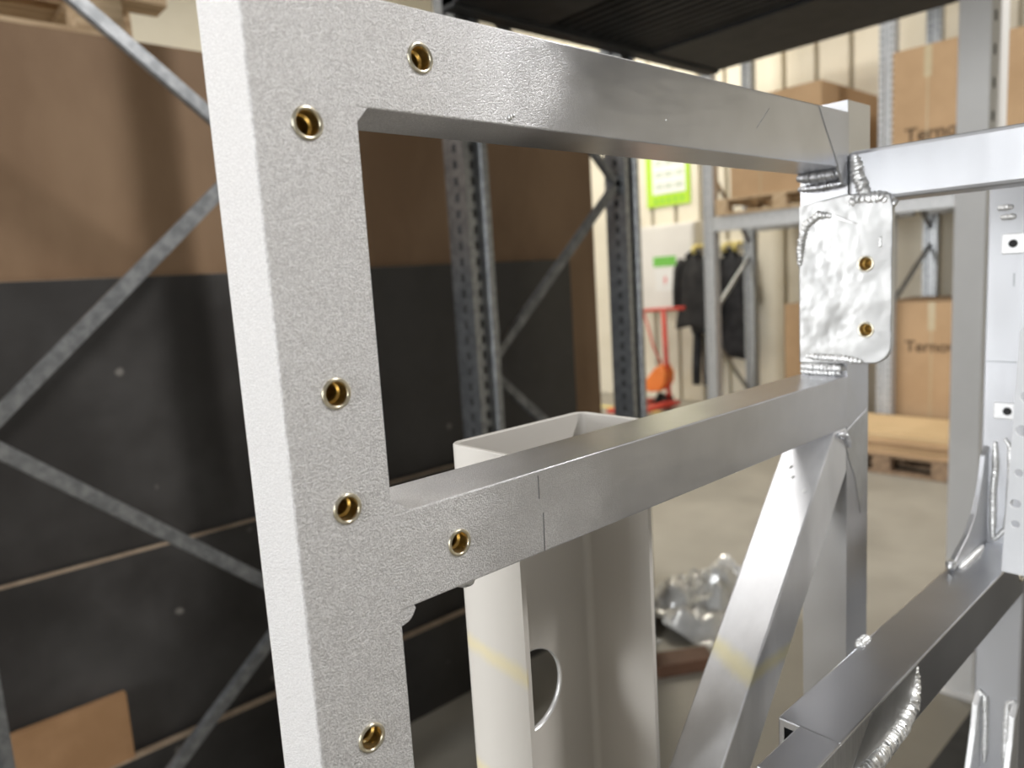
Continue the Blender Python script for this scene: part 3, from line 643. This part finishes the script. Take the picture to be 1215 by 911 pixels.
box('sheet', 7.158, 7.1625, 4.895, 5.35, 0.866, 1.476, M_paper, NB)
for k in range(4):
    z = 0.92+0.133*k
    for j in range(3): box('text_block', 7.1565, 7.1585, 4.923+0.139*j, 5.034+0.139*j, z, z+0.06, M_print, NB)
for k in range(5): box('letter_stroke', 7.1600, 7.1625, 4.93+0.089*k, 4.967+0.089*k, 0.771, 0.816, M_green, NB)
def garment(name, label, cat, yc, x, ztop, zbot, wt, wb, dep, mat, sleeves=True, group=None):
    o = thing(name, label, cat, (x, yc, zbot), group)
    bm = bmesh.new(); n = 20; rows = 14; rings = []
    for i in range(rows+1):
        u = i/rows; z = ztop+(zbot-ztop)*u
        w = wt*(0.35+0.65*min(1, (u/0.12)**0.6)) if u < 0.12 else wt+(wb-wt)*(u-0.12)/0.88
        d = dep*(0.5+0.5*min(1, u*4)); ring = []
        for k in range(n):
            t = 2*math.pi*k/n; f = 1+0.10*math.sin(5*t+1.3+2*u)*u
            ring.append(bm.verts.new((x-d/2+d/2*math.sin(t)*f, yc+w/2*math.cos(t)*f+0.012*math.sin(7*u), z+(0.02*math.sin(3*t) if i == rows else 0))))
        rings.append(ring)
    for A, B in zip(rings, rings[1:]):
        for k in range(n): bm.faces.new((A[k], A[(k+1) % n], B[(k+1) % n], B[k]))
    bm.faces.new(rings[0]); bm.faces.new(rings[-1][::-1])
    fin('body', bm, mat, o, True)
    if sleeves:
        for s in (-1, 1):
            ys = yc+s*wt*0.42
            tube('sleeve', [(x-dep*.55, ys, ztop-0.06), (x-dep*.6, ys+s*0.05, ztop-0.16), (x-dep*.6, ys+s*0.075, ztop-0.36), (x-dep*.65, ys+s*0.085, ztop-0.56)], [0.05, 0.062, 0.056, 0.046], mat, o)
        tube('collar', [(x-dep*.8, yc-0.07, ztop-0.03), (x-dep*.3, yc-0.05, ztop+0.02), (x-dep*.3, yc+0.05, ztop+0.02), (x-dep*.8, yc+0.07, ztop-0.03)], 0.022, mat, o)
    tube('hanging_loop', [(x-dep*.3, yc-0.015, ztop-0.01), (x-dep*.25, yc, ztop+0.035), (x-dep*.3, yc+0.015, ztop-0.01)], 0.005, mat, o, 6)
    return o
HB = thing('coat_hook_rail', 'yellow coat hooks on the cream wall above the dark clothes', 'hooks', (7.15, 4.4, 0.15))
box('rail', 7.160, 7.179, 4.10, 4.64, 0.20, 0.27, M_wall, HB, 0.004)
for y, x1 in ((4.585, 6.84), (4.33, 7.02), (4.20, 7.02)):
    tube('hook', [(7.165, y, 0.235), (x1, y, 0.225), (x1-0.03, y, 0.20), (x1-0.02, y, 0.165), (x1+0.01, y, 0.16)], 0.020, M_yellow, HB, 8)
garment('work_jacket', 'black work jacket hanging beside the white cabinet', 'jacket', 4.585, 6.90, 0.15, -0.64, 0.32, 0.46, 0.15, M_cloth2)
garment('long_coat', 'long dark coat hanging behind the grey rack upright', 'coat', 4.27, 7.10, 0.15, -0.98, 0.30, 0.40, 0.13, M_cloth)
tr = thing('work_trousers', 'black work trousers hanging below the jacket beside the rack upright', 'trousers', (6.93, 4.6, -1.32), None)
for yy in (4.66, 4.52):
    tube('leg', [(6.98, yy, -0.66), (6.98, yy+0.01, -0.85), (6.98, yy+0.03, -1.10), (6.98, yy+0.035, -1.30)], [0.05, 0.053, 0.05, 0.048], M_cloth, tr)
tube('waist', [(6.98, 4.72, -0.68), (6.98, 4.46, -0.68)], 0.051, M_cloth, tr)
# hand pallet truck
HT = thing('hand_pallet_truck', 'red and orange hand pallet truck standing before the cream wall', 'pallet truck', (6.6, 5.0, FL))
tube('grip_bar', [(6.6, 5.33, -0.445), (6.6, 5.05, -0.435), (6.6, 4.57, -0.415)], 0.020, M_red, HT)
tube('drawbar', [(6.6, 4.84, -0.435), (6.61, 4.83, -1.0), (6.63, 4.82, FL+0.15)], 0.027, M_red, HT)
tube('handle_rod', [(6.6, 5.11, -0.445), (6.605, 5.0, -0.83), (6.61, 4.88, -1.07)], 0.012, M_red, HT)
bm = bmesh.new()
prism('', [(5.08, -1.22), (5.11, -1.29), (5.04, -1.35), (4.88, -1.33), (4.81, -1.24), (4.80, -1.13), (4.85, -1.03), (4.94, -1.07), (5.02, -1.15)], 'X', 6.53, 6.72, None, None, 0.02, bm=bm)
fin('pump_body', bm, M_orange, HT)
for y in (4.78, 5.06): box('fork', 5.9, 6.7, y-0.055, y+0.055, FL+0.06, FL+0.11, M_red, HT, 0.008)
for y in (4.87, 4.97):
    bm = bmesh.new(); lathe(bm, [(0.0001, -0.025), (0.08, -0.025), (0.09, -0.015), (0.09, 0.015), (0.08, 0.025), (0.0001, 0.025)], (6.67, y, FL+0.09), (0, 1, 0), 24); fin('wheel', bm, M_rubber, HT, True)
struct(box('trim_1', 6.4, 6.5, 4.0, 6.0, FL, FL+0.002, M_yellow))

# ------------------------------------------------------------------ crumpled film on the floor
from mathutils import noise as mn
def film(name, label, cx, cy, rx, ry, hh, seed, mat=M_film):
    bm = bmesh.new(); n = 44; g = []
    for i in range(n+1):
        row = []
        for j in range(n+1):
            u, v = i/n*2-1, j/n*2-1; rr = math.hypot(u, v)
            e = 1+0.22*mn.noise(Vector((math.atan2(v, u)*1.2, seed, 0)))
            q = Vector((u*1.8+seed, v*1.8, 0.3)); rg = abs(mn.noise(q))+0.35*abs(mn.noise(q*2.1))+0.12*abs(mn.noise(q*4))
            z = hh*max(0, 1-rr**2*0.72)*(0.25+1.3*rg)
            row.append(bm.verts.new((cx+u*rx*e, cy+v*ry*e, FL+0.003+z)))
        g.append(row)
    for i in range(n):
        for j in range(n): bm.faces.new((g[i][j], g[i+1][j], g[i+1][j+1], g[i][j+1]))
    return tag(fin(name, bm, mat, None, False), label, 'plastic film')
film('crumpled_film', 'shiny crumpled plastic film on the floor between channel and diagonal brace', 2.78, 1.82, 0.36, 0.24, 0.20, 3.1)
tag(prism('wood_offcut', [(2.10, 1.62), (2.30, 1.50), (2.36, 1.58), (2.16, 1.71)], 'Z', FL, FL+0.05, M_rust, None, 0.004), 'reddish wood offcut on the floor in front of the crumpled film', 'offcut')
